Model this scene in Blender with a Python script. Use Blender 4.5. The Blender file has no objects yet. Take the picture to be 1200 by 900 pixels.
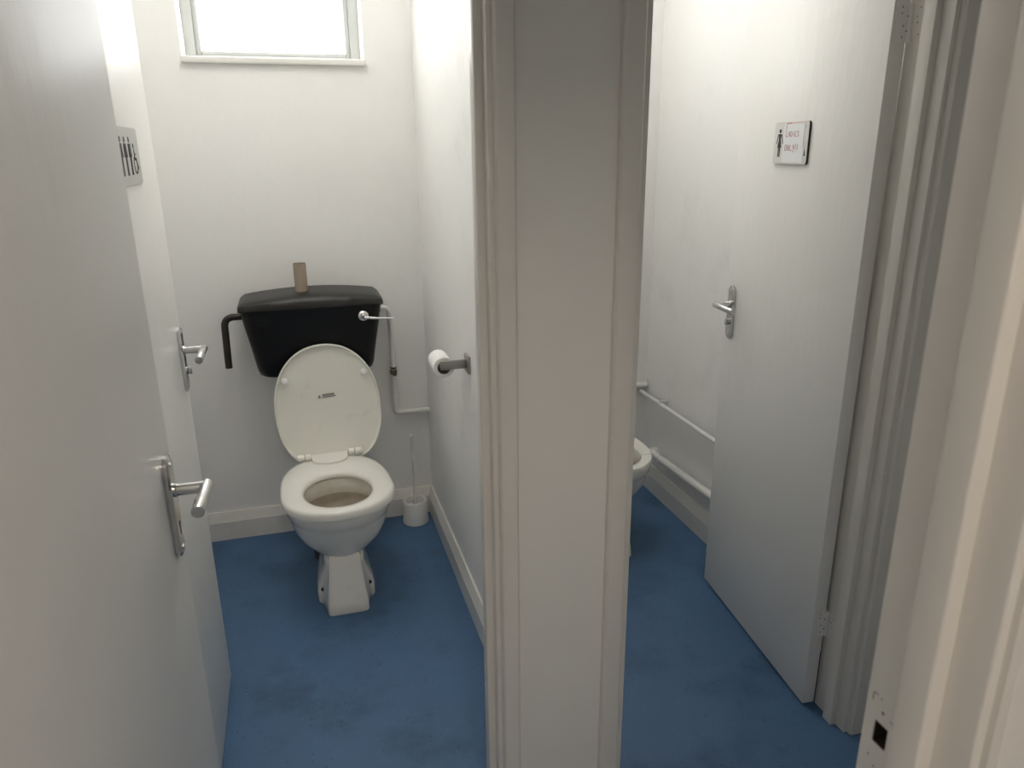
import bpy, bmesh, math, random
from mathutils import Vector, Matrix
random.seed(7)
PI = math.pi
scene = bpy.context.scene
COL = scene.collection

# ------------------------------------------------------------------ materials
def mat(name, col, rough=0.5, metal=0.0, bump=None, var=None, coat=0.0, spec=0.5):
    """bump=(scale, strength, distance[, stretch]), var=(scale, amount, col2)"""
    m = bpy.data.materials.new(name); m.use_nodes = True
    nt = m.node_tree; b = nt.nodes['Principled BSDF']
    b.inputs['Base Color'].default_value = (*col, 1)
    b.inputs['Roughness'].default_value = rough
    b.inputs['Metallic'].default_value = metal
    b.inputs['Specular IOR Level'].default_value = spec
    if coat:
        b.inputs['Coat Weight'].default_value = coat
        b.inputs['Coat Roughness'].default_value = 0.08
    tc = nt.nodes.new('ShaderNodeTexCoord')
    if bump:
        mp = nt.nodes.new('ShaderNodeMapping')
        mp.inputs['Scale'].default_value = bump[3] if len(bump) > 3 else (1, 1, 1)
        n = nt.nodes.new('ShaderNodeTexNoise')
        n.inputs['Scale'].default_value = bump[0]; n.inputs['Detail'].default_value = 3
        bp = nt.nodes.new('ShaderNodeBump')
        bp.inputs['Strength'].default_value = bump[1]; bp.inputs['Distance'].default_value = bump[2]
        nt.links.new(tc.outputs['Object'], mp.inputs['Vector'])
        nt.links.new(mp.outputs['Vector'], n.inputs['Vector'])
        nt.links.new(n.outputs['Fac'], bp.inputs['Height'])
        nt.links.new(bp.outputs['Normal'], b.inputs['Normal'])
    if var:
        n = nt.nodes.new('ShaderNodeTexNoise')
        n.inputs['Scale'].default_value = var[0]; n.inputs['Detail'].default_value = 5
        n.inputs['Roughness'].default_value = 0.6
        r = nt.nodes.new('ShaderNodeValToRGB')
        r.color_ramp.elements[0].position = var[1]
        r.color_ramp.elements[1].position = var[3] if len(var) > 3 else 0.75
        r.color_ramp.elements[0].color = (*col, 1); r.color_ramp.elements[1].color = (*var[2], 1)
        nt.links.new(tc.outputs['Object'], n.inputs['Vector'])
        nt.links.new(n.outputs['Fac'], r.inputs['Fac'])
        nt.links.new(r.outputs['Color'], b.inputs['Base Color'])
    return m

M = {}
M['wall'] = mat('wall_emulsion', (.87, .862, .842), .75, bump=(7, .35, .012), var=(3, .5, (.845, .833, .808), .8))
M['scuffed_wall'] = mat('scuffed_wall_emulsion', (.87, .862, .842), .55, bump=(7, .35, .012), var=(4, .55, (.76, .755, .735), .85))
M['ceiling'] = mat('ceiling_paint', (.88, .87, .85), .9)
M['gloss'] = mat('white_gloss_paint', (.79, .775, .73), .24, bump=(16, .2, .003, (1, 1, .35)), var=(2, .5, (.75, .735, .69), .85))
M['door'] = mat('door_gloss_paint', (.84, .828, .80), .38, bump=(30, .32, .004, (1, 1, .3)), var=(1.6, .5, (.81, .795, .765), .85), spec=.22)
M['trim'] = mat('trim_gloss_paint', (.74, .71, .66), .3, bump=(12, .1, .002, (1, 1, .2)), var=(3, .5, (.69, .66, .605), .85))
M['skirt'] = mat('skirting_gloss_paint', (.76, .74, .70), .32, bump=(14, .2, .003), var=(6, .5, (.66, .64, .59), .8))
M['ceramic'] = mat('white_vitreous_china', (.83, .815, .76), .12, coat=.5, var=(9, .52, (.70, .67, .59), .85))
M['stained'] = mat('stained_vitreous_china', (.58, .53, .46), .25, var=(14, .45, (.46, .41, .34), .75))
M['seat'] = mat('white_seat_plastic', (.86, .85, .80), .22, coat=.3)
M['lid'] = mat('lid_plastic', (.82, .81, .745), .22, var=(16, .58, (.70, .68, .60), .85))
M['black'] = mat('black_plastic', (.006, .006, .0065), .33, bump=(60, .1, .001), spec=.35)
M['blacklid'] = mat('black_plastic_dusty', (.007, .0067, .0063), .36, var=(20, .5, (.02, .019, .017), .9))
M['brownpipe'] = mat('dark_brown_plastic', (.022, .015, .012), .4)
M['window_grey'] = mat('darkened_window_paint', (.50, .51, .50), .4)  # white frame greyed in its colour so it reads backlit against the pane
M['white_plastic'] = mat('white_plastic', (.80, .80, .78), .3)
M['pipe'] = mat('white_painted_pipe', (.80, .79, .76), .28, bump=(40, .2, .002))
M['chrome'] = mat('chrome', (.82, .82, .82), .12, 1.0)
M['steel'] = mat('satin_stainless_steel', (.60, .60, .59), .2, 1.0, bump=(200, .05, .0005))
M['brushed'] = mat('brushed_sign_metal', (.55, .55, .54), .42, 1.0, bump=(300, .05, .0005, (1, 1, .05)))
M['holder'] = mat('grey_satin_metal', (.36, .34, .32), .42, .55)
M['brass'] = mat('tarnished_brass', (.14, .115, .075), .4, 1.0)
M['paper'] = mat('tissue_paper', (.88, .87, .85), .95, bump=(180, .3, .001))
M['note'] = mat('note_paper', (.86, .87, .87), .45)
M['card'] = mat('brown_cardboard', (.37, .30, .23), .9, bump=(50, .2, .001), var=(25, .5, (.33, .265, .2), .8))
M['dark'] = mat('black_print', (.012, .012, .012), .6)
M['red'] = mat('red_marker', (.34, .012, .05), .6)
M['pink'] = mat('pink_marker', (.75, .28, .28), .6)
M['signwhite'] = mat('white_enamel', (.76, .75, .72), .3)
M['hole'] = mat('raw_dark_wood', (.035, .022, .014), .9)
M['wear'] = mat('worn_paint_edge', (.20, .16, .12), .8)
M['bristle'] = mat('white_bristles', (.75, .74, .70), .8, bump=(300, .8, .004))
M['greylabel'] = mat('grey_label_print', (.17, .17, .16), .6)

def water_mat():
    m = mat('toilet_water', (.5, .45, .38), .03, spec=.6); return m
M['water'] = water_mat()

def clear_mat():
    m = mat('clear_acrylic', (.80, .80, .78), .12)
    m.node_tree.nodes['Principled BSDF'].inputs['Alpha'].default_value = .38
    return m
M['clear'] = clear_mat()

def pane_mat(strength):
    m = bpy.data.materials.new('frosted_daylit_glass'); m.use_nodes = True
    nt = m.node_tree; b = nt.nodes['Principled BSDF']
    b.inputs['Base Color'].default_value = (.85, .88, .9, 1)
    b.inputs['Roughness'].default_value = .35
    b.inputs['Emission Color'].default_value = (1, 1, .985, 1)
    b.inputs['Emission Strength'].default_value = strength
    return m

def fill_lamp_mat(col, strength):
    m = bpy.data.materials.new('fill_lamp_diffuser'); m.use_nodes = True
    b = m.node_tree.nodes['Principled BSDF']
    b.inputs['Emission Color'].default_value = (*col, 1)
    b.inputs['Emission Strength'].default_value = strength
    return m

def floor_mat():
    m = bpy.data.materials.new('blue_safety_vinyl'); m.use_nodes = True
    nt = m.node_tree; b = nt.nodes['Principled BSDF']
    tc = nt.nodes.new('ShaderNodeTexCoord')
    def noise(scale, detail, a, c, col0, col1):
        n = nt.nodes.new('ShaderNodeTexNoise'); n.inputs['Scale'].default_value = scale
        n.inputs['Detail'].default_value = detail; n.inputs['Roughness'].default_value = .65
        r = nt.nodes.new('ShaderNodeValToRGB')
        r.color_ramp.elements[0].position = a; r.color_ramp.elements[1].position = c
        r.color_ramp.elements[0].color = (*col0, 1); r.color_ramp.elements[1].color = (*col1, 1)
        nt.links.new(tc.outputs['Object'], n.inputs['Vector']); nt.links.new(n.outputs['Fac'], r.inputs['Fac'])
        return r.outputs['Color']
    base = noise(2.6, 8, .35, .75, (.080, .165, .305), (.066, .135, .245))
    grime = noise(3.6, 9, .50, .72, (1, 1, 1), (.62, .62, .64))
    fine = noise(420, 2, .3, .7, (.82, .82, .82), (1.14, 1.14, 1.14))
    def mix(kind, fac, a, c):
        x = nt.nodes.new('ShaderNodeMix'); x.data_type = 'RGBA'; x.blend_type = kind
        if isinstance(fac, float): x.inputs[0].default_value = fac
        else: nt.links.new(fac, x.inputs[0])
        for k, v in ((6, a), (7, c)):
            if isinstance(v, tuple): x.inputs[k].default_value = (*v, 1)
            else: nt.links.new(v, x.inputs[k])
        return x.outputs[2]
    c = mix('MULTIPLY', 1.0, base, grime)
    c = mix('MULTIPLY', 1.0, c, fine)
    def flecks(scale, thr, dist_thr):
        v = nt.nodes.new('ShaderNodeTexVoronoi'); v.inputs['Scale'].default_value = scale
        nt.links.new(tc.outputs['Object'], v.inputs['Vector'])
        d = nt.nodes.new('ShaderNodeMath'); d.operation = 'LESS_THAN'; d.inputs[1].default_value = dist_thr
        nt.links.new(v.outputs['Distance'], d.inputs[0])
        s = nt.nodes.new('ShaderNodeSeparateColor'); nt.links.new(v.outputs['Color'], s.inputs[0])
        t = nt.nodes.new('ShaderNodeMath'); t.operation = 'GREATER_THAN'; t.inputs[1].default_value = thr
        nt.links.new(s.outputs[0], t.inputs[0])
        p = nt.nodes.new('ShaderNodeMath'); p.operation = 'MULTIPLY'
        nt.links.new(d.outputs[0], p.inputs[0]); nt.links.new(t.outputs[0], p.inputs[1])
        return p.outputs[0]
    c = mix('MIX', flecks(120, .82, .13), c, (.24, .35, .47))
    c = mix('MIX', flecks(62, .86, .12), c, (.015, .018, .03))
    nt.links.new(c, b.inputs['Base Color'])
    b.inputs['Roughness'].default_value = .48
    b.inputs['Specular IOR Level'].default_value = .35
    n = nt.nodes.new('ShaderNodeTexNoise'); n.inputs['Scale'].default_value = 260
    bp = nt.nodes.new('ShaderNodeBump'); bp.inputs['Strength'].default_value = .25; bp.inputs['Distance'].default_value = .001
    nt.links.new(tc.outputs['Object'], n.inputs['Vector']); nt.links.new(n.outputs['Fac'], bp.inputs['Height'])
    nt.links.new(bp.outputs['Normal'], b.inputs['Normal'])
    return m
M['floor'] = floor_mat()

# ------------------------------------------------------------------ mesh helpers
def box(bm, x0, x1, y0, y1, z0, z1, bev=0.0, seg=2):
    r = bmesh.ops.create_cube(bm, size=1.0)
    for v in r['verts']:
        v.co = Vector((x0 + (v.co.x + .5) * (x1 - x0), y0 + (v.co.y + .5) * (y1 - y0), z0 + (v.co.z + .5) * (z1 - z0)))
    if bev:
        es = list({e for v in r['verts'] for e in v.link_edges})
        bmesh.ops.bevel(bm, geom=es, offset=bev, segments=seg, affect='EDGES', profile=.5)

def prism(bm, pts, a0, a1, axis='z', bev=0.0, seg=3, bev_idx=None):
    """2D outline extruded along an axis. z: pts=(x,y); y: pts=(x,z); x: pts=(y,z)."""
    def P(p, a):
        return {'z': (p[0], p[1], a), 'y': (p[0], a, p[1]), 'x': (a, p[0], p[1])}[axis]
    lo = [bm.verts.new(P(p, a0)) for p in pts]; hi = [bm.verts.new(P(p, a1)) for p in pts]
    n = len(pts); fs = [bm.faces.new(lo), bm.faces.new(hi)]
    for i in range(n):
        fs.append(bm.faces.new((lo[i], lo[(i + 1) % n], hi[(i + 1) % n], hi[i])))
    bmesh.ops.recalc_face_normals(bm, faces=fs)
    if bev:
        es = [bm.edges.get((lo[i], hi[i])) for i in (bev_idx if bev_idx is not None else range(n))]
        bmesh.ops.bevel(bm, geom=es, offset=bev, segments=seg, affect='EDGES', profile=.5)

def loft(bm, rings, cap0=True, cap1=True, closed=False, mi=None):
    vr = [[bm.verts.new(p) for p in r] for r in rings]
    n = len(rings[0]); m = len(vr); fs = []
    for k in range(m if closed else m - 1):
        a, b = vr[k], vr[(k + 1) % m]
        for i in range(n):
            f = bm.faces.new((a[i], a[(i + 1) % n], b[(i + 1) % n], b[i])); fs.append(f)
            if mi: f.material_index = mi[k]
    if not closed:
        if cap0: fs.append(bm.faces.new(vr[0]))
        if cap1:
            f = bm.faces.new(vr[-1]); fs.append(f)
            if mi: f.material_index = mi[-1]
    bmesh.ops.recalc_face_normals(bm, faces=fs)

def lathe(bm, prof, c=(0, 0, 0), n=32, axis='z', cap0=True, cap1=True):
    rings = []
    for r, h in prof:
        ring = []
        for i in range(n):
            a = 2 * PI * i / n; u, v = r * math.cos(a), r * math.sin(a)
            p = {'z': (u, v, h), 'y': (u, h, v), 'x': (h, u, v)}[axis]
            ring.append(Vector(p) + Vector(c))
        rings.append(ring)
    loft(bm, rings, cap0, cap1)

def fillet(pts, r, n=8):
    out = [Vector(pts[0])]
    for i in range(1, len(pts) - 1):
        p, a, b = Vector(pts[i]), Vector(pts[i - 1]), Vector(pts[i + 1])
        da, db = (a - p).normalized(), (b - p).normalized()
        rr = min(r, (a - p).length * .49, (b - p).length * .49)
        s, e = p + da * rr, p + db * rr
        for k in range(n + 1):
            t = k / n
            out.append(s * (1 - t) ** 2 + p * 2 * t * (1 - t) + e * t * t)
    out.append(Vector(pts[-1])); return out

def tube(bm, pts, r, n=16, fil=0.0, cap=True):
    pts = fillet(pts, fil) if fil else [Vector(p) for p in pts]
    rings = []; prev = None
    for i, p in enumerate(pts):
        t = ((pts[i + 1] - p) if i == 0 else (p - pts[i - 1]) if i == len(pts) - 1 else (pts[i + 1] - pts[i - 1])).normalized()
        if prev is None:
            ref = Vector((0, 0, 1)) if abs(t.z) < .9 else Vector((1, 0, 0))
            u = t.cross(ref).normalized()
        else:
            u = (prev - t * prev.dot(t)).normalized()
        prev = u; w = t.cross(u)
        rr = r[i] if isinstance(r, (list, tuple)) else r
        rings.append([p + u * rr * math.cos(2 * PI * k / n) + w * rr * math.sin(2 * PI * k / n) for k in range(n)])
    loft(bm, rings, cap, cap)

def obj(name, bm, mats, parent=None, angle=35, loc=None, rot=None):
    me = bpy.data.meshes.new(name); bm.to_mesh(me); bm.free()
    for m in (mats if isinstance(mats, (list, tuple)) else [mats]): me.materials.append(m)
    me.shade_smooth(); me.set_sharp_from_angle(angle=math.radians(angle))
    o = bpy.data.objects.new(name, me); COL.objects.link(o)
    if parent: o.parent = parent
    if loc: o.location = loc
    if rot: o.rotation_euler = rot
    return o

def tag(o, label, cat, group=None, kind=None):
    if label: o['label'] = label
    if cat: o['category'] = cat
    if group: o['group'] = group
    if kind: o['kind'] = kind
    return o

def thing(name, label, cat, loc=(0, 0, 0), rotz=0.0, group=None, kind=None):
    o = bpy.data.objects.new(name, None); COL.objects.link(o)
    o.empty_display_size = .05
    o.location = loc; o.rotation_euler = (0, 0, rotz)
    return tag(o, label, cat, group, kind)

def B(): return bmesh.new()
def struct(name, bm, m, label=None, cat=None, parent=None, **k):
    o = obj(name, bm, m, parent, **k)
    if parent is None: tag(o, label, cat, kind='structure')
    return o

# ------------------------------------------------------------------ key dimensions (metres)
YB = 2.905          # back wall
YF0, YF1 = 1.30, 1.42   # wall with the two cubicle doorways
XP0, XP1 = .470, .572   # partition between the cubicles
XL, XR = -.52, 1.470    # outer cubicle side walls
ZC = 2.78
DH = 2.02           # cubicle door head height
YE0, YE1 = .350, .462   # wall with the entrance doorway
EX0, EX1 = -.290, .478

# ------------------------------------------------------------------ shell
bm = B(); box(bm, -2.1, 2.3, -2.6, 3.2, -.06, 0)
struct('floor', bm, M['floor'], 'blue speckled vinyl floor running through both cubicles', 'floor')
bm = B(); box(bm, -2.1, 2.3, -2.6, 3.2, ZC, ZC + .06)
struct('ceiling', bm, M['ceiling'], 'white painted ceiling above the cubicles', 'ceiling')

WINS = [(-.308, .297), (.60, 1.08)]
WZ0, WZ1 = 1.800, 2.66
bm = B()
xs = [XL - .12, WINS[0][0], WINS[0][1], WINS[1][0], WINS[1][1], XR + .12]
box(bm, xs[0], xs[5], YB, YB + .22, 0, WZ0)
box(bm, xs[0], xs[5], YB, YB + .22, WZ1, ZC)
for i in (0, 2, 4): box(bm, xs[i], xs[i + 1], YB, YB + .22, WZ0, WZ1)
struct('wall_back', bm, M['wall'], 'white plastered back wall behind both toilets', 'wall')

bm = B(); box(bm, XP0, XP1, YF1, YB, 0, ZC)
struct('wall_partition', bm, M['scuffed_wall'], 'scuffed white wall between the two toilet cubicles', 'wall')
bm = B(); box(bm, XL - .12, XL, YF1, YB, 0, ZC)
struct('wall_left', bm, M['wall'], 'white side wall behind the open unisex cubicle door', 'wall')
bm = B(); box(bm, XR, XR + .12, YF1, YB, 0, ZC)
struct('wall_right', bm, M['scuffed_wall'], 'white side wall with two pipes running along it', 'wall')

# wall holding the two cubicle doorways
bm = B()
box(bm, -.80, -.372, YF0, YF1, 0, ZC); box(bm, .359, .612, YF0, YF1, 0, ZC); box(bm, 1.311, 1.70, YF0, YF1, 0, ZC)
box(bm, -.372, .359, YF0, YF1, DH + .025, ZC); box(bm, .612, 1.311, YF0, YF1, DH + .025, ZC)
struct('wall_front', bm, M['gloss'], 'white painted pier between the two cubicle doorways', 'wall')
# lobby side walls, entrance wall, corridor walls
bm = B(); box(bm, -.80, -.70, YE1, YF0, 0, ZC)
struct('wall_lobby_left', bm, M['wall'], 'white lobby wall behind the open entrance door', 'wall')
bm = B(); box(bm, 1.60, 1.70, YE1, YF0, 0, ZC)
struct('wall_lobby_right', bm, M['wall'], 'white lobby wall beyond the entrance frame', 'wall')
bm = B()
box(bm, -1.6, EX0 - .03, YE0, YE1, 0, ZC); box(bm, EX1 + .03, 2.2, YE0, YE1, 0, ZC)
box(bm, EX0 - .03, EX1 + .03, YE0, YE1, 2.03, ZC)
struct('wall_entrance', bm, M['wall'], 'white wall around the entrance doorway', 'wall')
bm = B()
box(bm, -1.6, -1.5, -2.4, YE0, 0, ZC); box(bm, 2.1, 2.2, -2.4, YE0, 0, ZC); box(bm, -1.6, 2.2, -2.5, -2.4, 0, ZC)
struct('wall_corridor', bm, M['wall'], 'cream corridor wall outside the entrance doorway', 'wall')

# ------------------------------------------------------------------ windows
M['pane'] = pane_mat(2.45)
for k, (x0, x1) in enumerate(WINS):
    w = thing('window_%d' % (k + 1), ['small frosted window high above the black cistern', 'frosted window high on the back wall of the ladies cubicle'][k], 'window', (0, 0, 0), kind='structure')
    yf = YB + .13
    bm = B()
    zb = WZ0 + .008
    box(bm, x0, x0 + .034, yf, yf + .07, zb, WZ1, .002); box(bm, x1 - .034, x1, yf, yf + .07, zb, WZ1, .002)
    box(bm, x0 + .034, x1 - .034, yf, yf + .07, zb, zb + .018, .002); box(bm, x0 + .034, x1 - .034, yf, yf + .07, WZ1 - .034, WZ1, .002)
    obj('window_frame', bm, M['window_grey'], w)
    bm = B(); a, b = x0 + .034, x1 - .034
    y1, y2 = yf + .012, yf + .06
    box(bm, a, a + .018, y1, y2, zb + .018, WZ1 - .034, .004); box(bm, b - .018, b, y1, y2, zb + .018, WZ1 - .034, .004)
    box(bm, a + .018, b - .018, y1, y2, zb + .018, zb + .034, .004); box(bm, a + .018, b - .018, y1, y2, WZ1 - .055, WZ1 - .034, .004)
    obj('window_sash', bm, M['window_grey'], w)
    bm = B(); box(bm, a + .016, b - .016, yf + .03, yf + .036, zb + .032, WZ1 - .053)
    obj('window_pane', bm, M['pane'], w)
    bm = B(); box(bm, x0 - .004, x1 + .004, YB - .022, YB + .135, WZ0 - .014, WZ0 + .008, .005, 3)
    obj('window_sill', bm, M['gloss'], w)

# ------------------------------------------------------------------ skirting boards
SK = [(0, 0), (.018, 0), (.018, .078), (.015, .084), (.009, .112), (.006, .118), (0, .118)]
def skirt(name, ax, base, sgn, a0, a1, label):
    bm = B(); prism(bm, [(base + sgn * t, z) for t, z in SK], a0, a1, ax)
    return struct(name, bm, M['skirt'], label, 'skirting board', angle=25)
skirt('baseboard_back_left', 'x', YB, -1, XL, XP0, 'moulded skirting board behind the toilet with the black cistern')
skirt('baseboard_back_right', 'x', YB, -1, XP1, XR, 'skirting board along the back of the ladies cubicle')
skirt('baseboard_partition', 'y', XP0, -1, YF1, YB - .004, 'skirting board along the wall below the toilet roll')
skirt('baseboard_right', 'y', XR, -1, YF1, YB - .004, 'skirting board along the wall below the two pipes')
skirt('baseboard_left', 'y', XL, 1, YF1, YB - .004, 'skirting board behind the unisex cubicle door')

# ------------------------------------------------------------------ door frames (linings with stops, architraves)
def lining(bm, x, s, z1, deep=YF1, front=YF0, stop=(1.325, 1.357), back=.025, sp=.0155):
    """side lining: opening face at x, solid towards s (+1 right); stop protrudes to -s"""
    pts = [(x, front), (x, stop[0]), (x - s * sp, stop[0]), (x - s * sp, stop[1]), (x, stop[1]), (x, deep), (x + s * back, deep), (x + s * back, front)]
    prism(bm, pts, 0, z1, 'z', .002, 2, [0, 2, 3, 5])
def archi(bm, x0, x1, y0, y1, z1, inner):
    """architrave: rounded outer edges; the side towards the opening is the thin rounded one"""
    w = x1 - x0
    if inner == 'l': pts = [(x0, y1), (x0, y0 + .006), (x0 + .004, y0 + .001), (x0 + .010, y0), (x1 - .006, y0), (x1 - .001, y0 + .005), (x1, y1)]
    else: pts = [(x0, y1), (x0 + .001, y0 + .005), (x0 + .006, y0), (x1 - .010, y0), (x1 - .004, y0 + .001), (x1, y0 + .006), (x1, y1)]
    prism(bm, pts, 0, z1, 'z')
LX = -.3475   # left doorway hinge lining
t = thing('trim_1', 'white door frame of the unisex toilet cubicle', 'door frame', (0, 0, 0), kind='structure')
bm = B(); lining(bm, .334, 1, DH); obj('door_lining', bm, M['trim'], t)
bm = B(); lining(bm, LX, -1, DH); obj('door_lining', bm, M['trim'], t)
bm = B(); box(bm, LX, .334, YF0, YF1, DH, DH + .025); obj('door_head', bm, M['trim'], t)
bm = B(); archi(bm, .344, .384, 1.285, YF0, DH + .06, 'l'); obj('architrave', bm, M['trim'], t)
bm = B(); archi(bm, LX - .05, LX - .010, 1.285, YF0, DH + .06, 'r'); obj('architrave', bm, M['trim'], t)
bm = B(); box(bm, LX - .01, .344, 1.285, YF0, DH + .01, DH + .06, .004); obj('architrave', bm, M['trim'], t)
t = thing('trim_2', 'white door frame of the ladies toilet cubicle', 'door frame', (0, 0, 0), kind='structure')
bm = B(); lining(bm, .634, -1, DH, back=.022); obj('door_lining', bm, M['trim'], t)
bm = B(); lining(bm, 1.2885, 1, DH, stop=(1.333, 1.366)); obj('door_lining', bm, M['trim'], t)
bm = B(); box(bm, .634, 1.2865, YF0, YF1, DH, DH + .025); obj('door_head', bm, M['trim'], t)
bm = B(); archi(bm, .577, .622, 1.285, YF0, DH + .06, 'r'); obj('architrave', bm, M['trim'], t)
bm = B(); archi(bm, 1.299, 1.345, 1.285, YF0, DH + .06, 'l'); obj('architrave', bm, M['trim'], t)
bm = B(); box(bm, .622, 1.299, 1.285, YF0, DH + .01, DH + .06, .004); obj('architrave', bm, M['trim'], t)

t = thing('trim_3', 'entrance door frame with an empty latch hole', 'door frame', (0, 0, 0), kind='structure')
# latch-side lining, with a real mortise cut through the rebate face
SY0, SY1, SZ0, SZ1 = .4315, .4475, .966, .990
def entry_lining(bm, z0, z1):
    x = EX1
    pts = [(x, YE0), (x, .385), (x - .015, .385), (x - .015, .416), (x, .416), (x, YE1), (x + .03, YE1), (x + .03, YE0)]
    prism(bm, pts, z0, z1, 'z', .0028, 3, [0, 2, 3, 5])
def entry_mid(bm, z0, z1):
    x = EX1
    pts = [(x, YE0), (x, .385), (x - .015, .385), (x - .015, .416), (x, .416), (x, SY0), (x + .024, SY0), (x + .024, SY1), (x, SY1), (x, YE1), (x + .03, YE1), (x + .03, YE0)]
    prism(bm, pts, z0, z1, 'z', .0028, 3, [0, 2, 3, 9])
bm = B(); entry_lining(bm, 0, SZ0); entry_mid(bm, SZ0, SZ1); entry_lining(bm, SZ1, 2.0)
lin = obj('door_lining', bm, M['trim'], t)
bm = B()
box(bm, EX1 + .0215, EX1 + .0245, SY0, SY1, SZ0, SZ1); box(bm, EX1 + .0006, EX1 + .022, SY0, SY0 + .0006, SZ0, SZ1)
box(bm, EX1 + .0006, EX1 + .022, SY1 - .0006, SY1, SZ0, SZ1)
box(bm, EX1 + .0006, EX1 + .022, SY0, SY1, SZ0, SZ0 + .0006); box(bm, EX1 + .0006, EX1 + .022, SY0, SY1, SZ1 - .0006, SZ1)
obj('latch_hole', bm, M['hole'], t)
bm = B()   # chipped outline of the missing keep plate and its screw marks
def chip(y, z, w, h): box(bm, EX1 - .0003, EX1 + .001, y - w / 2, y + w / 2, z - h / 2, z + h / 2, .0002, 1)
for y, z, w, h in ((.4535, 1.012, .0012, .008), (.4505, 1.0165, .005, .0011), (.4400, 1.0025, .003, .003), (.4275, .999, .001, .006),
                   (.4490, .9490, .002, .002), (.4410, .9415, .003, .0012), (.4300, 1.0005, .003, .001), (.4440, 1.015, .003, .0008), (.4370, .9345, .0016, .004)):
    chip(y, z, w, h)
obj('paint_chips', bm, M['wear'], t)
bm = B()
x = EX0
prism(bm, [(x, YE0), (x, .385), (x + .015, .385), (x + .015, .416), (x, .416), (x, YE1), (x - .03, YE1), (x - .03, YE0)], 0, 2.0, 'z', .0028, 3, [0, 2, 3, 5])
obj('door_lining', bm, M['trim'], t)
bm = B(); box(bm, EX0 - .03, EX1 + .03, YE0, YE1, 2.0, 2.03); obj('door_head', bm, M['trim'], t)
bm = B(); archi(bm, EX1 + .008, EX1 + .068, YE0 - .012, YE0, 2.07, 'l'); obj('architrave', bm, M['trim'], t)
bm = B(); archi(bm, EX0 - .068, EX0 - .008, YE0 - .012, YE0, 2.07, 'r'); obj('architrave', bm, M['trim'], t)
bm = B(); box(bm, EX0 - .008, EX1 + .008, YE0 - .012, YE0, 2.008, 2.07, .004); obj('architrave', bm, M['trim'], t)

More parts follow.
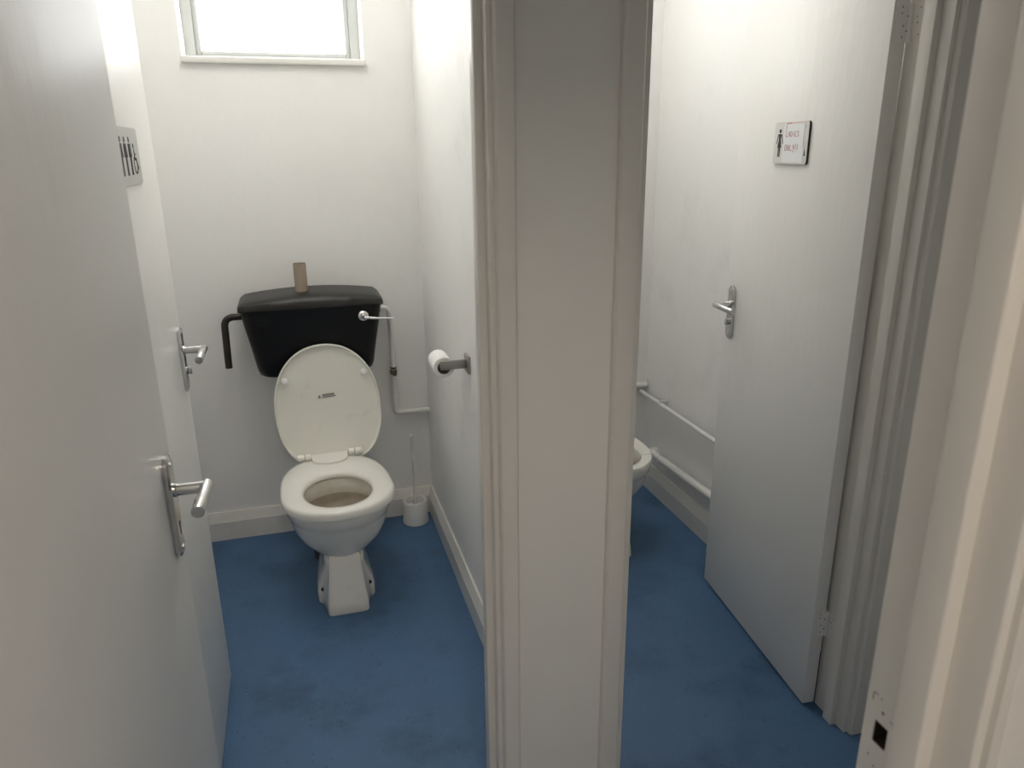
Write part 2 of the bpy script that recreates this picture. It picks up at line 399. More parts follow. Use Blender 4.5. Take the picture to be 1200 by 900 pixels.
# ------------------------------------------------------------------ doors
def stadium(cx, cz, w, h, n=10):
    r = w / 2; pts = []
    for i in range(n + 1):
        a = PI * i / n; pts.append((cx + r * math.cos(a), cz + h / 2 - r + r * math.sin(a)))
    for i in range(n + 1):
        a = PI + PI * i / n; pts.append((cx + r * math.cos(a), cz - h / 2 + r + r * math.sin(a)))
    return pts
def door(name, label, pivot, ang, w, t, h, side, zc, zl, turn, hinge_z=(), ll=.112):
    """side=+1: hinged at its left jamb (leaf along local +x); -1: hinged at its right jamb"""
    d = thing(name, label, 'door', (pivot[0], pivot[1], 0), ang, kind='structure')
    s = side
    bm = B(); box(bm, min(0, s * w), max(0, s * w), -t, 0, .008, h, .0018, 2)
    obj('door_leaf', bm, M['door'], d, 30)
    u = s * (w - .046); y = -t
    # furniture on the outer face
    hd = bpy.data.objects.new('door_handle', None); COL.objects.link(hd); hd.parent = d
    bm = B(); n = 10
    o = stadium(u, zc, .042, .170); i_ = stadium(u, zc, .032, .160)
    loft(bm, [[(p[0], y, p[1]) for p in o], [(p[0], y - .006, p[1]) for p in o], [(p[0], y - .009, p[1]) for p in i_]])
    obj('backplate', bm, M['steel'], hd, 25)
    bm = B(); lathe(bm, [(.0112, y - .0085), (.0112, y - .0115), (.0095, y - .013)], (u, 0, zl), 24, 'y')
    tube(bm, [(u, y - .012, zl), (u, y - .058, zl)], .0095, 20)
    tube(bm, [(u + s * .0075, y - .055, zl), (u - s * ll, y - .055, zl), (u - s * (ll + .0015), y - .055, zl)], [.0095, .0095, .0085], 24)
    obj('lever', bm, M['steel'], hd, 40)
    if turn:
        bm = B(); lathe(bm, [(.009, y - .0085), (.009, y - .011)], (u, 0, zc - .030), 20, 'y')
        box(bm, u - .003, u + .003, y - .021, y - .010, zc - .040, zc - .020, .002)
        obj('turn_knob', bm, M['steel'], hd)
    else:
        bm = B(); box(bm, u - .002, u + .002, y - .0095, y - .0086, zc - .048, zc - .030, .001); lathe(bm, [(.0045, y - .0086), (.0045, y - .0095)], (u, 0, zc - .030), 16, 'y')
        obj('keyhole', bm, M['dark'], hd)
    bm = B()
    for dz in (.070, -.070): lathe(bm, [(.0042, y - .0088), (.0042, y - .0096), (.003, y - .0102)], (u, 0, zc + dz), 16, 'y')
    obj('screw_heads', bm, M['chrome'], hd)
    # inner side handle (turned away from the camera)
    hi = bpy.data.objects.new('door_handle', None); COL.objects.link(hi); hi.parent = d
    bm = B()
    loft(bm, [[(p[0], 0, p[1]) for p in o], [(p[0], .006, p[1]) for p in o], [(p[0], .009, p[1]) for p in i_]])
    obj('backplate', bm, M['steel'], hi, 25)
    bm = B(); tube(bm, [(u, .008, zl), (u, .058, zl)], .0095, 20)
    tube(bm, [(u + s * .0075, .055, zl), (u - s * .112, .055, zl)], .0095, 20)
    obj('lever', bm, M['steel'], hi, 40)
    # latch face on the free edge
    bm = B(); box(bm, s * w - .0004, s * w + .0006, -t * .5 - .011, -t * .5 + .011, zl - .07, zl + .05)
    obj('latch_plate', bm, M['steel'], d)
    for z in hinge_z:
        bm = B()
        tube(bm, [(s * -.002, .004, z - .038), (s * -.002, .004, z + .038)], .0052, 12)
        box(bm, s * -.0012, s * .0004, -.030, .002, z - .038, z + .038)
        hg = obj('hinge', bm, M['door'], d)
        bm = B()
        for dz in (-.028, -.006, .018, .030):
            lathe(bm, [(.0016, s * -.0011), (.0016, s * -.0019)], (0, -.011 - .006 * (dz > 0), z + dz), 10, 'x')
        for dz in (-.016, .0125):
            box(bm, s * -.0032, s * -.001, -.004, .0004, z + dz - .0009, z + dz + .0009)
        obj('screw_heads', bm, M['wear'], hg)
    return d
door('door_1', 'open white cubicle door carrying the pictogram sign', (-.3405, 1.402), math.radians(90.2), .612, .038, 1.985, 1, 1.000, 1.023, True, (.27, 1.745))
door('door_2', 'near white entrance door standing open', (-.2895, .463), math.radians(87.8), .728, .040, 1.985, 1, .977, 1.004, False, (.27, 1.745), .088)
door('door_3', 'open white cubicle door carrying the ladies sign', (1.2815, 1.4135), -math.radians(95.9), .652, .036, 1.985, -1, 1.000, 1.026, True, (.268, 1.745))

# jamb leaves of the ladies door hinges
bm = B()
for z in (.268, 1.745):
    box(bm, 1.2872, 1.2886, 1.376, 1.412, z - .038, z + .038)
obj('hinge_leaves', bm, M['trim'], bpy.data.objects['trim_2'])
bm = B()
for z in (.268, 1.745):
    for dy, dz in ((.012, .026), (.016, -.002), (.010, -.026), (.020, .010)):
        lathe(bm, [(.0015, 1.2872), (.0015, 1.2866)], (0, 1.376 + dy, z + dz), 10, 'x')
obj('screw_heads', bm, M['wear'], bpy.data.objects['trim_2'])

# ------------------------------------------------------------------ flat artwork helpers (for signs; u right, v up, w outward)
def plate(bm, pts, w0, w1):
    lo = [bm.verts.new((p[0], p[1], w0)) for p in pts]; hi = [bm.verts.new((p[0], p[1], w1)) for p in pts]
    n = len(pts); fs = [bm.faces.new(lo), bm.faces.new(hi)] + [bm.faces.new((lo[i], lo[(i + 1) % n], hi[(i + 1) % n], hi[i])) for i in range(n)]
    bmesh.ops.recalc_face_normals(bm, faces=fs)
def rrect(x0, x1, y0, y1, r, n=6):
    pts = []
    for cx, cy, a0 in ((x1 - r, y1 - r, 0), (x0 + r, y1 - r, PI / 2), (x0 + r, y0 + r, PI), (x1 - r, y0 + r, 1.5 * PI)):
        for i in range(n + 1):
            a = a0 + PI / 2 * i / n; pts.append((cx + r * math.cos(a), cy + r * math.sin(a)))
    return pts
def disc(cx, cy, r, n=20, ry=None):
    return [(cx + r * math.cos(2 * PI * i / n), cy + (ry or r) * math.sin(2 * PI * i / n)) for i in range(n)]
def stroke(bm, pts, wd, w0, w1):
    for a, b in zip(pts[:-1], pts[1:]):
        a, b = Vector(a), Vector(b); d = (b - a); L = d.length
        if L < 1e-9: continue
        d /= L; nrm = Vector((-d.y, d.x)) * wd / 2; e = d * wd * .3
        plate(bm, [a - e + nrm, a - e - nrm, b + e - nrm, b + e + nrm], w0, w1)

# --- unisex / accessible sign on door_1 (faces +x)
SW, SH = .226, .110
s1 = thing('toilet_sign', 'silver sign with three black figures and a wheelchair symbol', 'sign', (-.3022, 1.683, 1.493))
s1.matrix_world = Matrix(((0, 0, 1, -.3026), (1, 0, 0, 1.683), (0, 1, 0, 1.493), (0, 0, 0, 1)))
bm = B(); plate(bm, rrect(-SW / 2, SW / 2, -SH / 2, SH / 2, .008), 0, .002); obj('sign_plate', bm, M['brushed'], s1)
def figure(bm, cx, y0, y1, wd, skirted, w0, w1):
    H = y1 - y0
    plate(bm, disc(cx, y1 - .075 * H, .075 * H), w0, w1)
    sh, hip = y1 - .175 * H, y0 + .47 * H
    hw = wd / 2
    if skirted:
        plate(bm, [(cx - hw * .55, sh), (cx + hw * .55, sh), (cx + hw * .42, sh - .2 * H), (cx + hw * .85, y0 + .33 * H), (cx - hw * .85, y0 + .33 * H), (cx - hw * .42, sh - .2 * H)], w0, w1)
    else:
        plate(bm, [(cx - hw * .6, sh), (cx + hw * .6, sh), (cx + hw * .56, hip - .02 * H), (cx - hw * .56, hip - .02 * H)], w0, w1)
    for s in (-1, 1):
        spread = .55 if skirted else .2
        stroke(bm, [(cx + s * hw * .68, sh - .02 * H), (cx + s * hw * (.72 + spread), hip + .02 * H)], hw * .3, w0, w1)
        top = y0 + (.34 if skirted else .46) * H
        plate(bm, [(cx + s * hw * .05, top), (cx + s * hw * .50, top), (cx + s * hw * .46, y0), (cx + s * hw * .09, y0)], w0, w1)
for k, cx in enumerate((-.068, -.026, .018)):
    bm = B(); figure(bm, cx, -.036, .037, .026, k == 1 and False, .002, .0026)
    obj('figure_pictogram', bm, M['dark'], s1)
bm = B()
cx = .066
plate(bm, disc(cx - .008, .020, .0048), .002, .0026)
stroke(bm, [(cx - .008, .012), (cx - .005, -.006), (cx + .009, -.006), (cx + .016, -.024), (cx + .021, -.022)], .005, .002, .0026)
stroke(bm, [(cx - .006, .004), (cx + .006, .004)], .0035, .002, .0026)
stroke(bm, [(cx - .004 + .0175 * math.cos(a), -.017 + .0165 * math.sin(a)) for a in [math.radians(120 + 250 * i / 22) for i in range(23)]], .0034, .002, .0026)
obj('wheelchair_pictogram', bm, M['dark'], s1)

# --- ladies only sign on door_3
a = math.radians(95.9)
nrm = Vector((-math.sin(a), -math.cos(a), 0)); uu = Vector((math.cos(a), -math.sin(a), 0)); vv = Vector((0, 0, 1))
hc = Vector((1.2815, 1.4135, 0)) + nrm * .036
sd = .345
pos = hc - uu * sd + nrm * .0004 + Vector((0, 0, 1.5075))
s2 = thing('ladies_sign', 'white ladies only sign with handwritten red note', 'sign')
s2.matrix_world = Matrix(((uu.x, vv.x, nrm.x, pos.x), (uu.y, vv.y, nrm.y, pos.y), (uu.z, vv.z, nrm.z, pos.z), (0, 0, 0, 1)))
W2, H2 = .166, .106
bm = B(); plate(bm, rrect(-W2 / 2, W2 / 2, -H2 / 2, H2 / 2, .008), 0, .0048); obj('sign_backing', bm, M['dark'], s2)
bm = B(); plate(bm, rrect(-W2 / 2, W2 / 2 - .001, -H2 / 2, H2 / 2, .008), .0048, .0062); obj('sign_plate', bm, M['signwhite'], s2)
def U(fx): return -W2 / 2 + fx * W2
def V(fy): return H2 / 2 - fy * H2
zt = .0062
bm = B(); figure(bm, U(.175), V(.83), V(.16), .024, True, zt, zt + .0004); obj('woman_pictogram', bm, M['dark'], s2)
bm = B(); plate(bm, [(U(.285), V(.02)), (U(.905), V(.02)), (U(.895), V(.965)), (U(.285), V(.965))], zt, zt + .0006); obj('paper_note', bm, M['note'], s2)
bm = B(); plate(bm, [(U(.925), V(.62)), (U(.955), V(.80)), (U(.915), V(.80))], zt, zt + .0004); obj('pictogram_remnant', bm, M['dark'], s2)
zt2 = zt + .0006
def word(letters, x0, yb, lw, h, gap):
    bm = B(); x = x0
    for L in letters:
        sc = .85 if L == 'I' else 1
        G = {'L': [[(0, 1), (0, 0), (.8, .02)]], 'A': [[(0, 0), (.1, .75), (.4, 1), (.7, .75), (.8, 0)], [(.05, .42), (.78, .42)]],
             'D': [[(0, 0), (0, 1), (.55, .85), (.75, .45), (.5, .06), (0, 0)]], 'I': [[(.4, 0), (.4, 1)]],
             'E': [[(.75, 1), (.1, .95), (.05, 0), (.75, .03)], [(.08, .5), (.6, .52)]],
             'S': [[(.75, .9), (.35, 1), (.1, .75), (.65, .42), (.7, .15), (.35, 0), (.02, .1)]],
             'O': [[(.4 + .4 * math.cos(2 * PI * i / 14), .5 + .52 * math.sin(2 * PI * i / 14)) for i in range(15)]],
             'N': [[(0, 0), (0, 1), (.72, 0), (.75, 1)]], 'Y': [[(0, 1), (.42, .45)], [(.85, 1), (.15, -.25)]],
             '!': [[(.35, 1.15), (.25, .15)], [(.22, -.12), (.22, -.17)]], 'l': [[(.05, 2.6), (0, 0), (.85, .02)]]}[L]
        w = lw * (.55 if L in 'I!' else 1)
        for st in G:
            stroke(bm, [(x + p[0] * w, yb + p[1] * h) for p in st], 0.0014, zt2, zt2 + .0003)
        x += w * .85 + gap
    return bm
bm = word('lADIES', U(.36), V(.345), .0090, .0125, .0040); obj('handwriting', bm, M['red'], s2)
bm = word('ONLY!!', U(.355), V(.68), .0095, .0145, .0046); obj('handwriting', bm, M['red'], s2)
bm = B(); stroke(bm, [(U(.36), V(.035)), (U(.50), V(.03))], .0032, zt2, zt2 + .0003); stroke(bm, [(U(.50), V(.035)), (U(.90), V(.03))], .0012, zt2, zt2 + .0003)
stroke(bm, [(U(.365), V(.04)), (U(.36), V(.12))], .0022, zt2, zt2 + .0003)
obj('marker_smear', bm, M['pink'], s2)
bm = B(); stroke(bm, [(U(.885), V(.07)), (U(.882), V(.60))], .0008, zt2, zt2 + .0003); obj('fold_line', bm, M['greylabel'], s2)

# ------------------------------------------------------------------ toilets
N = 64
def ring(z, w, yf, yb, cy, n=2.2, cx=0.0, nb=None):
    out = []
    for i in range(N):
        a = 2 * PI * i / N; c, s = math.cos(a), math.sin(a)
        e = n if s < 0 else (nb or n)
        x = cx + w * math.copysign(abs(c) ** (2 / e), c)
        y = cy + (cy - yf if s < 0 else yb - cy) * math.copysign(abs(s) ** (2 / e), s)
        out.append((x, y, z))
    return out
def outline(w, yf, yb, cy, wb):
    """seat outline: round nose towards -y, narrower squared-off back"""
    out = []
    for i in range(N):
        a = 2 * PI * i / N; c, s = math.cos(a), math.sin(a)
        if s < 0:
            x, y = w * math.copysign(abs(c) ** (2 / 2.15), c), cy + (cy - yf) * math.copysign(abs(s) ** (2 / 2.1), s)
        else:
            cc, ss = abs(c) ** (2 / 5.0), abs(s) ** (2 / 3.2)
            y = cy + (yb - cy) * ss
            x = math.copysign(cc, c) * w * (1 - (1 - wb / w) * ss ** 2.6)
        out.append((x, y))
    return out

def build_pan(parent):
    bm = B(); cy = 0.0       # local y: 0 = 2.38 in the room
    R = [ring(.13, .050, -.055, .20, .02, 2.4), ring(.165, .064, -.066, .235, .02, 2.3), ring(.19, .078, -.080, .25, .01, 2.2),
         ring(.215, .105, -.098, .265, .0, 2.2), ring(.25, .135, -.122, .28, .0, 2.2), ring(.285, .156, -.143, .29, .02, 2.15),
         ring(.32, .168, -.158, .30, .03, 2.1), ring(.335, .172, -.165, .305, .035, 2.1), ring(.341, .177, -.171, .305, .035, 2.1),
         ring(.367, .181, -.178, .305, .035, 2.1), ring(.385, .182, -.180, .305, .035, 2.1), ring(.3895, .179, -.177, .302, .035, 2.1),
         ring(.390, .150, -.148, .17, -.01, 2.1), ring(.386, .128, -.140, .13, -.015, 2.1),
         ring(.364, .122, -.133, .125, -.015, 2.1), ring(.332, .124, -.137, .13, -.015, 2.1),
         ring(.317, .132, -.143, .14, -.01, 2.1), ring(.275, .118, -.118, .135, 0, 2.1), ring(.235, .09, -.08, .115, .01, 2.1),
         ring(.21, .06, -.045, .085, .02, 2.1), ring(.17, .045, -.02, .07, .025, 2.0)]
    mi = [0] * 15 + [1] * 6
    loft(bm, R, True, True, mi=mi)
    # flat-fronted pedestal rising to the arched crease under the bowl
    def section(z, p, yf, w, yw, yb=.225):
        half = [(0, yf), (p * .5, yf), (p * .86, yf + .0015), (p, yf + .009), (p + (w - p) * .12, yf + .028), (p + (w - p) * .5, yw - .022),
                (p + (w - p) * .88, yw - .008), (w, yw + .012), (w, yw + .05), (w * .94, .12), (w * .8, yb - .02), (w * .55, yb), (0, yb)]
        ctl = half + [(-x, y) for x, y in half[-2:0:-1]]
        m = len(ctl); pts = []
        for i in range(m):
            p0, p1, p2, p3 = (Vector(ctl[(i + k - 1) % m]) for k in range(4))
            for q in range(3):
                t = q / 3
                v = .5 * ((2 * p1) + (p2 - p0) * t + (2 * p0 - 5 * p1 + 4 * p2 - p3) * t * t + (3 * p1 - p0 - 3 * p2 + p3) * t ** 3)
                pts.append((v.x, v.y, z))
        return pts
    P = [section(0, .066, -.128, .096, -.025), section(.006, .068, -.131, .099, -.028), section(.04, .066, -.124, .099, -.022), section(.07, .063, -.116, .094, -.022),
         section(.10, .060, -.108, .083, -.028), section(.13, .057, -.100, .073, -.034), section(.16, .055, -.093, .068, -.040), section(.185, .053, -.087, .067, -.045), section(.20, .048, -.080, .06, -.04)]
    loft(bm, P)
    # back of the pan: outlet spigot
    tube(bm, [(0, .20, .17), (0, .27, .15), (0, .29, .10)], [.06, .055, .052], 20)
    pan = obj('pan', bm, [M['ceramic'], M['stained']], parent, 50)
    bm = B(); loft(bm, [ring(.214, .066, -.052, .09, .02, 2.1), ring(.215, .066, -.052, .09, .02, 2.1)])
    obj('water', bm, M['water'], pan)
    for s in (-1, 1):
        bm = B(); lathe(bm, [(.0065, 0), (.0065, .003), (.004, .0035)], n=16)
        h = obj('fixing_screw', bm, M['dark'], pan, loc=(s * .0795, -.0475, .060), rot=(.9, s * .6, 0))
    return pan

def build_seat(parent, rz):
    e = bpy.data.objects.new('seat', None)
    bm = B()
    out = outline(.187, -.199, .272, -.015, .150)
    inn = [(x, y) for x, y, z in ring(0, .112, -.149, .126, -.014, 2.05)]
    prof = [(t, z - .008, e) for t, z, e in ((0.0, .398, 0), (0.0, .401, 0), (0.0, .412, 0), (.03, .4205, 0), (.14, .425, 0), (.5, .4265, 0), (.86, .424, 0), (.97, .418, 0), (1.0, .410, 0), (1.0, .401, 0), (.98, .398, 0))]
    rings = []
    for t, z, ex in prof:
        rings.append([(o[0] + (i_[0] - o[0]) * t, o[1] + (i_[1] - o[1]) * t, z) for o, i_ in zip(out, inn)])
    # the ring closes through its own underside
    loft(bm, rings, False, False, closed=True)
    seat = obj('seat', bm, M['seat'], parent, 50, rot=(0, 0, rz))
    bm = B()   # raised hinge apron with a bowed front edge
    pts = [(-.066, .285), (-.062, .235)] + [(.062 * math.sin(t), .235 - .045 * math.cos(t)) for t in [(-1.25 + 2.5 * i / 14) for i in range(15)]] + [(.066, .235), (.070, .285)]
    prism(bm, pts, .416, .426, 'z')
    obj('hinge_cover', bm, M['seat'], seat, 50)
    for x0, x1 in ((-.113, -.089), (-.086, -.064), (.071, .093), (.096, .120)):
        bm = B(); tube(bm, [(x0, .268, .428), (x0 + .002, .268, .428), (x1 - .002, .268, .428), (x1, .268, .428)], [.0095, .0115, .0115, .0095], 18)
        box(bm, x0 + .002, x1 - .002, .262, .278, .414, .426, .001)
        obj('hinge_barrel', bm, M['seat'], seat)
    return seat

def build_lid(parent, rz):
    """lid standing open; local: x across, z up along the lid, its underside towards -y"""
    bm = B()
    base = outline(.190, -.446, .0, -.215, .154)     # nose at -y -> flip so nose points up
    pl = [(x, -y) for x, y in base]                   # (x, height) 0..0.446
    cz = .215
    def rr(s, y): return [(x * s, y, cz + (h - cz) * s) for x, h in pl]
    rings = [rr(.93, .020), rr(.975, .017), rr(.995, .010), rr(1.0, .002), rr(1.0, -.004), rr(.992, -.0075), rr(.975, -.0075), rr(.966, -.003), rr(.955, .003), rr(.75, .008), rr(.3, .010)]
    loft(bm, rings)
    lid = obj('lid', bm, M['lid'], parent, 50, loc=(.009, .274, .390), rot=(math.radians(-8.0), -.034, rz))
    for x in (-.142, .142):
        bm = B(); lathe(bm, [(.0115, .012), (.0125, .0), (.0125, -.008), (.0095, -.0135), (.002, -.0155)], (x, 0, .325), 20, 'y')
        obj('buffer', bm, M['white_plastic'], lid)
    bm = B()   # small printed marking: warning triangle and two short lines of print
    def q(x0, x1, z0, z1): box(bm, x0, x1, .0068, .0086, z0, z1)
    cx, z = -.003, .254
    prism(bm, [(cx - .030, z - .006), (cx - .019, z - .006), (cx - .0245, z + .005)], .0066, .0084, 'y')
    for i in range(9): q(cx - .013 + i * .0048, cx - .0095 + i * .0048, z + .0005, z + .006)
    q(cx - .013, cx + .034, z - .0055, z - .003)
    obj('printed_marking', bm, M['greylabel'], lid)
    return lid

TX, TY = .060, 2.360
toilet = thing('toilet', 'white toilet with raised lid below the black cistern', 'toilet', (TX, TY, 0), 0)
build_pan(toilet); build_seat(toilet, math.radians(3.0)); build_lid(toilet, math.radians(1.5))
hang = thing('rim_block_hanger', 'thin plastic strap looped over the rim of the half hidden toilet', 'rim hanger', (1.064, 2.415, .39))
toilet2 = thing('toilet', 'white toilet half hidden by the pier between the doorways', 'toilet', (1.064, 2.415, 0), 0)
pan2 = build_pan(toilet2)
bm = B(); box(bm, .118, .184, -.060, -.054, .0006, .0018, .0005, 1)
obj('strap', bm, M['white_plastic'], hang, rot=(0, 0, 0))
bm = B(); tube(bm, [(.183, -.057, .001), (.196, -.050, .000), (.202, -.052, -.012), (.193, -.06, -.030), (.183, -.066, -.036)], .0013, 8, .008)
obj('loop', bm, M['white_plastic'], hang)

# plastic drain connector behind the pan
bm = B()
prof = [(.050, 0)]
for i in range(9):
    z = .012 + i * .013; prof += [(.050, z), (.046, z + .004), (.046, z + .008), (.050, z + .012)]
prof += [(.052, .135), (.052, .15)]
lathe(bm, prof, n=28)
tag(obj('soil_connector', bm, M['brownpipe'], loc=(.008, 2.655, 0), angle=30), 'dark ribbed pipe connector behind the toilet pedestal', 'pipe')

# ------------------------------------------------------------------ black cistern
CX = .036
cis = thing('cistern', 'black plastic cistern on the wall behind the raised lid', 'cistern', (CX, YB, 0))
def rring(z, w, d, r, n=8):
    pts = [(-w, 0)]
    for cx, a0 in ((-w + r, PI), (w - r, 1.5 * PI)):
        for i in range(n + 1):
            t = a0 + PI / 2 * i / n; pts.append((cx + r * math.cos(t), -d + r + r * math.sin(t)))
    pts.append((w, 0))
    m = 12
    pts += [(w - 2 * w * k / m, 0) for k in range(1, m)]
    return [(p[0], p[1] - .001, z) for p in pts]
bm = B()
loft(bm, [rring(.701, .186, .142, .05), rring(.704, .198, .150, .05), rring(.712, .2065, .156, .045), rring(.735, .2125, .163, .04), rring(.82, .225, .177, .035), rring(.90, .238, .192, .03), rring(.964, .247, .203, .03)])
tank = obj('tank', bm, M['black'], cis, 40)
bm = B()   # lid: bowed along its length
rings = []
K = 28
for k in range(K + 1):
    t = -1 + 2 * k / K; x = .253 * math.copysign(1 - (1 - abs(t)) ** 1.0, t)
    e = 1 - max(0, (abs(t) - .93) / .07) ** 2 * .35
    h = (.030 + .020 * (1 - t * t)) * e
    d = .209 - .012 * max(0, (abs(t) - .9) / .1) ** 2
    z0 = .961
    prof = [(0, z0), (-d + .004, z0), (-d, z0 + .004), (-d, z0 + h * .35), (-d + .006, z0 + h * .66), (-d + .018, z0 + h * .86), (-d + .04, z0 + h * .96), (-d * .5, z0 + h), (0, z0 + h)]
    rings.append([(x, p[0] - .001, p[1]) for p in prof])
loft(bm, rings)
obj('tank_lid', bm, M['blacklid'], cis, 30)
bm = B()
lathe(bm, [(.0185, -.2), (.0185, -.207), (.015, -.211), (.009, -.213)], (.178, 0, .924), 28, 'y')
pth = fillet([(.178, -.208, .924), (.182, -.232, .923), (.225, -.238, .918), (.285, -.238, .914)], .014, 6)
tube(bm, pth, [.0072 - .0038 * i / (len(pth) - 1) for i in range(len(pth))], 14)
obj('flush_lever', bm, M['chrome'], cis)
bm = B()   # faint moulded emblem: oval outline with two short bars
pts = [(-.172 + .019 * math.cos(2 * PI * i / 28), .922 + .0135 * math.sin(2 * PI * i / 28)) for i in range(29)]
tube(bm, [(x, -.2042 + (.964 - z) * .172, z) for x, z in pts], .0011, 6, cap=False)
for (xa, xb, z) in ((-.182, -.164, .926), (-.170, -.160, .9185)):
    tube(bm, [(xa, -.2042 + (.964 - z) * .172, z), (xb, -.2042 + (.964 - z) * .172, z + .001)], .0013, 6)
obj('emblem', bm, M['blacklid'], cis)
bm = B(); tube(bm, [(.01, -.09, .705), (.01, -.09, .50), (.01, -.20, .345), (.01, -.24, .34)], .019, 16, .06); lathe(bm, [(.026, .68), (.026, .706)], (.01, -.09, 0), 20)
obj('flush_pipe', bm, M['white_plastic'], cis)

bm = B()
tube(bm, [(CX - .236, 2.80, .930), (-.273, 2.80, .930), (-.277, 2.80, .742)], .0125, 18, .036)
lathe(bm, [(.018, CX - .246), (.018, CX - .236)], (0, 2.80, .930), 20, 'x')
tag(obj('overflow_pipe', bm, M['brownpipe']), 'bent black overflow pipe beside the black cistern', 'pipe')

sup = thing('supply_pipe', 'white water pipe running down right of the black cistern', 'pipe', (0, 0, 0))
bm = B()
ys = YB - .022
tube(bm, [(CX + .244, 2.83, .921), (.318, 2.83, .921), (.324, 2.845, .870), (.331, ys, .80), (.332, ys, .655)], .0098, 16, .022)
tube(bm, [(.332, ys, .637), (.332, ys, .474), (XP0, ys, .471)], .0112, 16, .016)
obj('pipe_run', bm, M['pipe'], sup)
bm = B(); lathe(bm, [(.014, .640), (.014, .654), (.011, .656)], (.332, ys, 0), 8); lathe(bm, [(.0095, -.012), (.0095, -.034)], (.332, ys, .647), 12, 'y'); lathe(bm, [(.012, .660), (.012, .668)], (.332, ys, 0), 8)
obj('valve', bm, M['brass'], sup)
bm = B(); lathe(bm, [(.0145, .622), (.0145, .638)], (.332, ys, 0), 16); obj('coupling', bm, M['pipe'], sup)
bm = B(); lathe(bm, [(.012, CX + .246), (.012, CX + .262)], (0, 2.83, .921), 16, 'x'); obj('coupling', bm, M['pipe'], sup)
bm = B(); lathe(bm, [(.015, CX + .2455), (.015, CX + .252)], (0, 2.83, .921), 8, 'x')
obj('backnut', bm, M['black'], sup)

# cardboard tube on the cistern
bm = B()
lathe(bm, [(.0213, .1015), (.0225, .102), (.0228, .05), (.0225, 0), (.0213, .0005), (.0213, .1015)], n=32, cap0=False, cap1=False)
tag(obj('cardboard_tube', bm, M['card'], loc=(.006, 2.800, 1.0098), rot=(0, 0, 0)), 'empty brown cardboard roll tube standing on the black cistern', 'cardboard tube')

# ------------------------------------------------------------------ toilet roll and its holder
hz, hy = .882, 2.108
hol = thing('toilet_roll_holder', 'grey metal roll holder fixed to the partition wall', 'toilet roll holder', (XP0, hy, hz))
bm = B(); box(bm, -.008, 0, -.0275, .0275, -.0275, .0275, .002); obj('wall_plate', bm, M['holder'], hol)
bm = B(); box(bm, -.088, -.007, -.0055, .0055, -.0135, .0135, .0015); obj('arm', bm, M['holder'], hol)
bm = B(); box(bm, -.088, -.074, .0, .125, -.0085, .0085, .0015); obj('bar', bm, M['holder'], hol)
rc = Vector((XP0 - .074, hy + .010, hz - .0103))
roll = thing('toilet_roll', 'white toilet paper roll hanging on the grey holder', 'toilet roll', rc)
bm = B()
prof = [(.0205, .0005), (.0305, 0), (.032, .0012), (.0322, .05), (.032, .0985), (.0305, .0995), (.0205, .099), (.0205, .0005)]
lathe(bm, prof, n=48, axis='y', cap0=False, cap1=False)
obj('tissue', bm, M['paper'], roll, 50)
bm = B(); lathe(bm, [(.0203, -.0005), (.0203, .0995), (.0191, .0995), (.0191, -.0005), (.0203, -.0005)], n=36, axis='y', cap0=False, cap1=False)
obj('core', bm, M['card'], roll)

# ------------------------------------------------------------------ toilet brush
bx, by = .382, 2.822
bm = B()
lathe(bm, [(.052, 0), (.0545, .002), (.054, .012), (.0505, .035), (.050, .094), (.0485, .099), (.0455, .101), (.042, .099), (.041, .093), (.040, .02), (.0, .018)] , n=40, cap1=False)
tag(obj('brush_holder', bm, M['white_plastic'], loc=(bx, by, 0), angle=50), 'round white brush pot in the corner by the toilet', 'brush holder')
br = thing('toilet_brush', 'thin clear handled toilet brush standing in the white pot', 'toilet brush', (bx, by, 0))
bm = B()
lathe(bm, [(.0, .022), (.024, .026), (.030, .045), (.028, .068), (.020, .080), (.010, .083), (0, .083)], n=24, cap0=False, cap1=False)
obj('bristles', bm, M['bristle'], br)
bm = B()
lathe(bm, [(.013, .080), (.012, .095), (.006, .110), (.0045, .14), (.0045, .355)], (0, 0, 0), 14)
lathe(bm, [(.0042, .372), (.0075, .376), (.0085, .383), (.0065, .390), (.001, .393)], (0, 0, 0), 16)
lathe(bm, [(.0045, .354), (.0042, .373)], (0, 0, 0), 14)
obj('handle', bm, M['clear'], br)

# ------------------------------------------------------------------ pipes of the ladies cubicle
p1 = thing('water_pipe', 'slim white pipe running along the wall, upper of the two', 'pipe', (0, 0, 0))
bm = B(); tube(bm, [(1.438, YB - .008, .452), (1.438, 1.46, .447)], .0095, 16)
obj('pipe_run', bm, M['pipe'], p1)
bm = B(); box(bm, 1.43, XR, 2.692, 2.706, .448, .4685, .002); tube(bm, [(1.438, 2.692, .452), (1.438, 2.706, .452)], .0125, 16)
obj('pipe_clip', bm, M['white_plastic'], p1)
bm = B(); box(bm, 1.43, XR, 1.90, 1.914, .446, .4665, .002); tube(bm, [(1.438, 1.90, .4485), (1.438, 1.914, .4485)], .0125, 16)
obj('pipe_clip', bm, M['white_plastic'], p1)
bm = B(); tube(bm, [(XP1 + .002, YB - .014, .478), (1.462, YB - .014, .482)], .0125, 16)
tag(obj('wall_pipe', bm, M['pipe']), 'short white pipe across the back wall above the half hidden toilet', 'pipe')
bm = B(); tube(bm, [(XR + .002, 2.775, .203), (1.437, 2.775, .203), (1.437, 2.70, .206), (1.437, 1.46, .266)], .0165, 20, .03)
tag(obj('waste_pipe', bm, M['pipe']), 'thick white pipe running just above the skirting board', 'pipe')

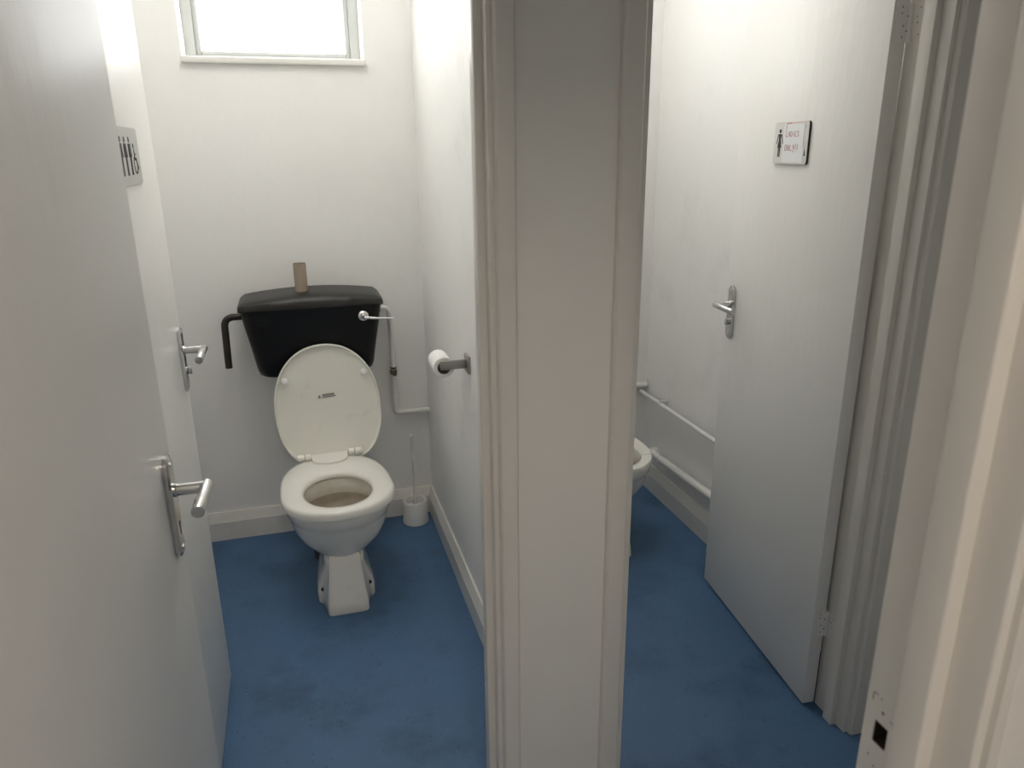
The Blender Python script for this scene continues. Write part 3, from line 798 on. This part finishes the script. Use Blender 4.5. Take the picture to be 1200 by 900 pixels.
# ------------------------------------------------------------------ lights
M['cubicle_fill'] = fill_lamp_mat((1.0, .995, .98), 11.6)
lm = thing('fill_lamp', 'long warm fill light added on the unseen corridor ceiling', 'added fill lamp', (.12, -.95, ZC))  # unseen corridor lamp, added to brighten the pier and jambs from the front
bm = B(); box(bm, -.17, .17, -.65, .65, -.03, 0, .004); obj('fill_lamp_base', bm, M['white_plastic'], lm)
bm = B(); box(bm, -.155, .155, -.63, .63, -.075, -.028, .015, 3); obj('diffuser', bm, fill_lamp_mat((1.0, .87, .73), 8.6), lm)

for lab, lx in (('round fill light added above the toilet with the black cistern', -.02), ('round fill light added above the half hidden toilet', .84)):  # out-of-view lamps added to lift the brightness inside both cubicles
    lm = thing('fill_lamp', lab, 'added fill lamp', (lx, 2.05 if lx < 0 else 2.28, ZC), group='added round fill lights')
    bm = B(); lathe(bm, [(.145, 0), (.145, -.02), (.138, -.024)], n=40); obj('fill_lamp_base', bm, M['white_plastic'], lm)
    bm = B(); lathe(bm, [(.136, -.023), (.134, -.05), (.11, -.072), (.05, -.082), (.002, -.083)], n=40); obj('diffuser', bm, M['cubicle_fill'] if lx < 0 else fill_lamp_mat((1.0, .995, .98), 10.5), lm)

w = bpy.data.worlds.new('overcast'); scene.world = w; w.use_nodes = True
w.node_tree.nodes['Background'].inputs[0].default_value = (.8, .87, 1, 1)
w.node_tree.nodes['Background'].inputs[1].default_value = 1.0

# ------------------------------------------------------------------ camera
f, pitch, roll_, yaw = 867.0, 0.3077, -0.00990, 0.2800
cyw, syw = math.cos(yaw), math.sin(yaw)
F = Vector((syw * math.cos(pitch), cyw * math.cos(pitch), -math.sin(pitch)))
Rr = Vector((cyw, -syw, 0)); Uu = Rr.cross(F)
c, s = math.cos(roll_), math.sin(roll_)
Rr, Uu = Rr * c + Uu * s, Uu * c - Rr * s
cd = bpy.data.cameras.new('camera'); cam = bpy.data.objects.new('camera', cd); COL.objects.link(cam)
cd.sensor_fit = 'HORIZONTAL'; cd.sensor_width = 36; cd.lens = f / 1200 * 36
cd.clip_start = .02
cd.dof.use_dof = True; cd.dof.focus_distance = 2.2; cd.dof.aperture_fstop = 7.5
Bk = -F
cam.matrix_world = Matrix(((Rr.x, Uu.x, Bk.x, 0), (Rr.y, Uu.y, Bk.y, 0), (Rr.z, Uu.z, Bk.z, 1.5), (0, 0, 0, 1)))
scene.camera = cam

vs = scene.view_settings
scene.display_settings.display_device = 'sRGB'
vs.view_transform = 'Standard'; vs.look = 'None'; vs.gamma = 1; vs.use_curve_mapping = False
vs.exposure = 0.95
try:
    scene.cycles.use_denoising = True
    scene.cycles.max_bounces = 12; scene.cycles.diffuse_bounces = 8; scene.cycles.glossy_bounces = 4
    scene.cycles.caustics_reflective = False; scene.cycles.caustics_refractive = False
    scene.cycles.sample_clamp_indirect = 6
except Exception:
    pass
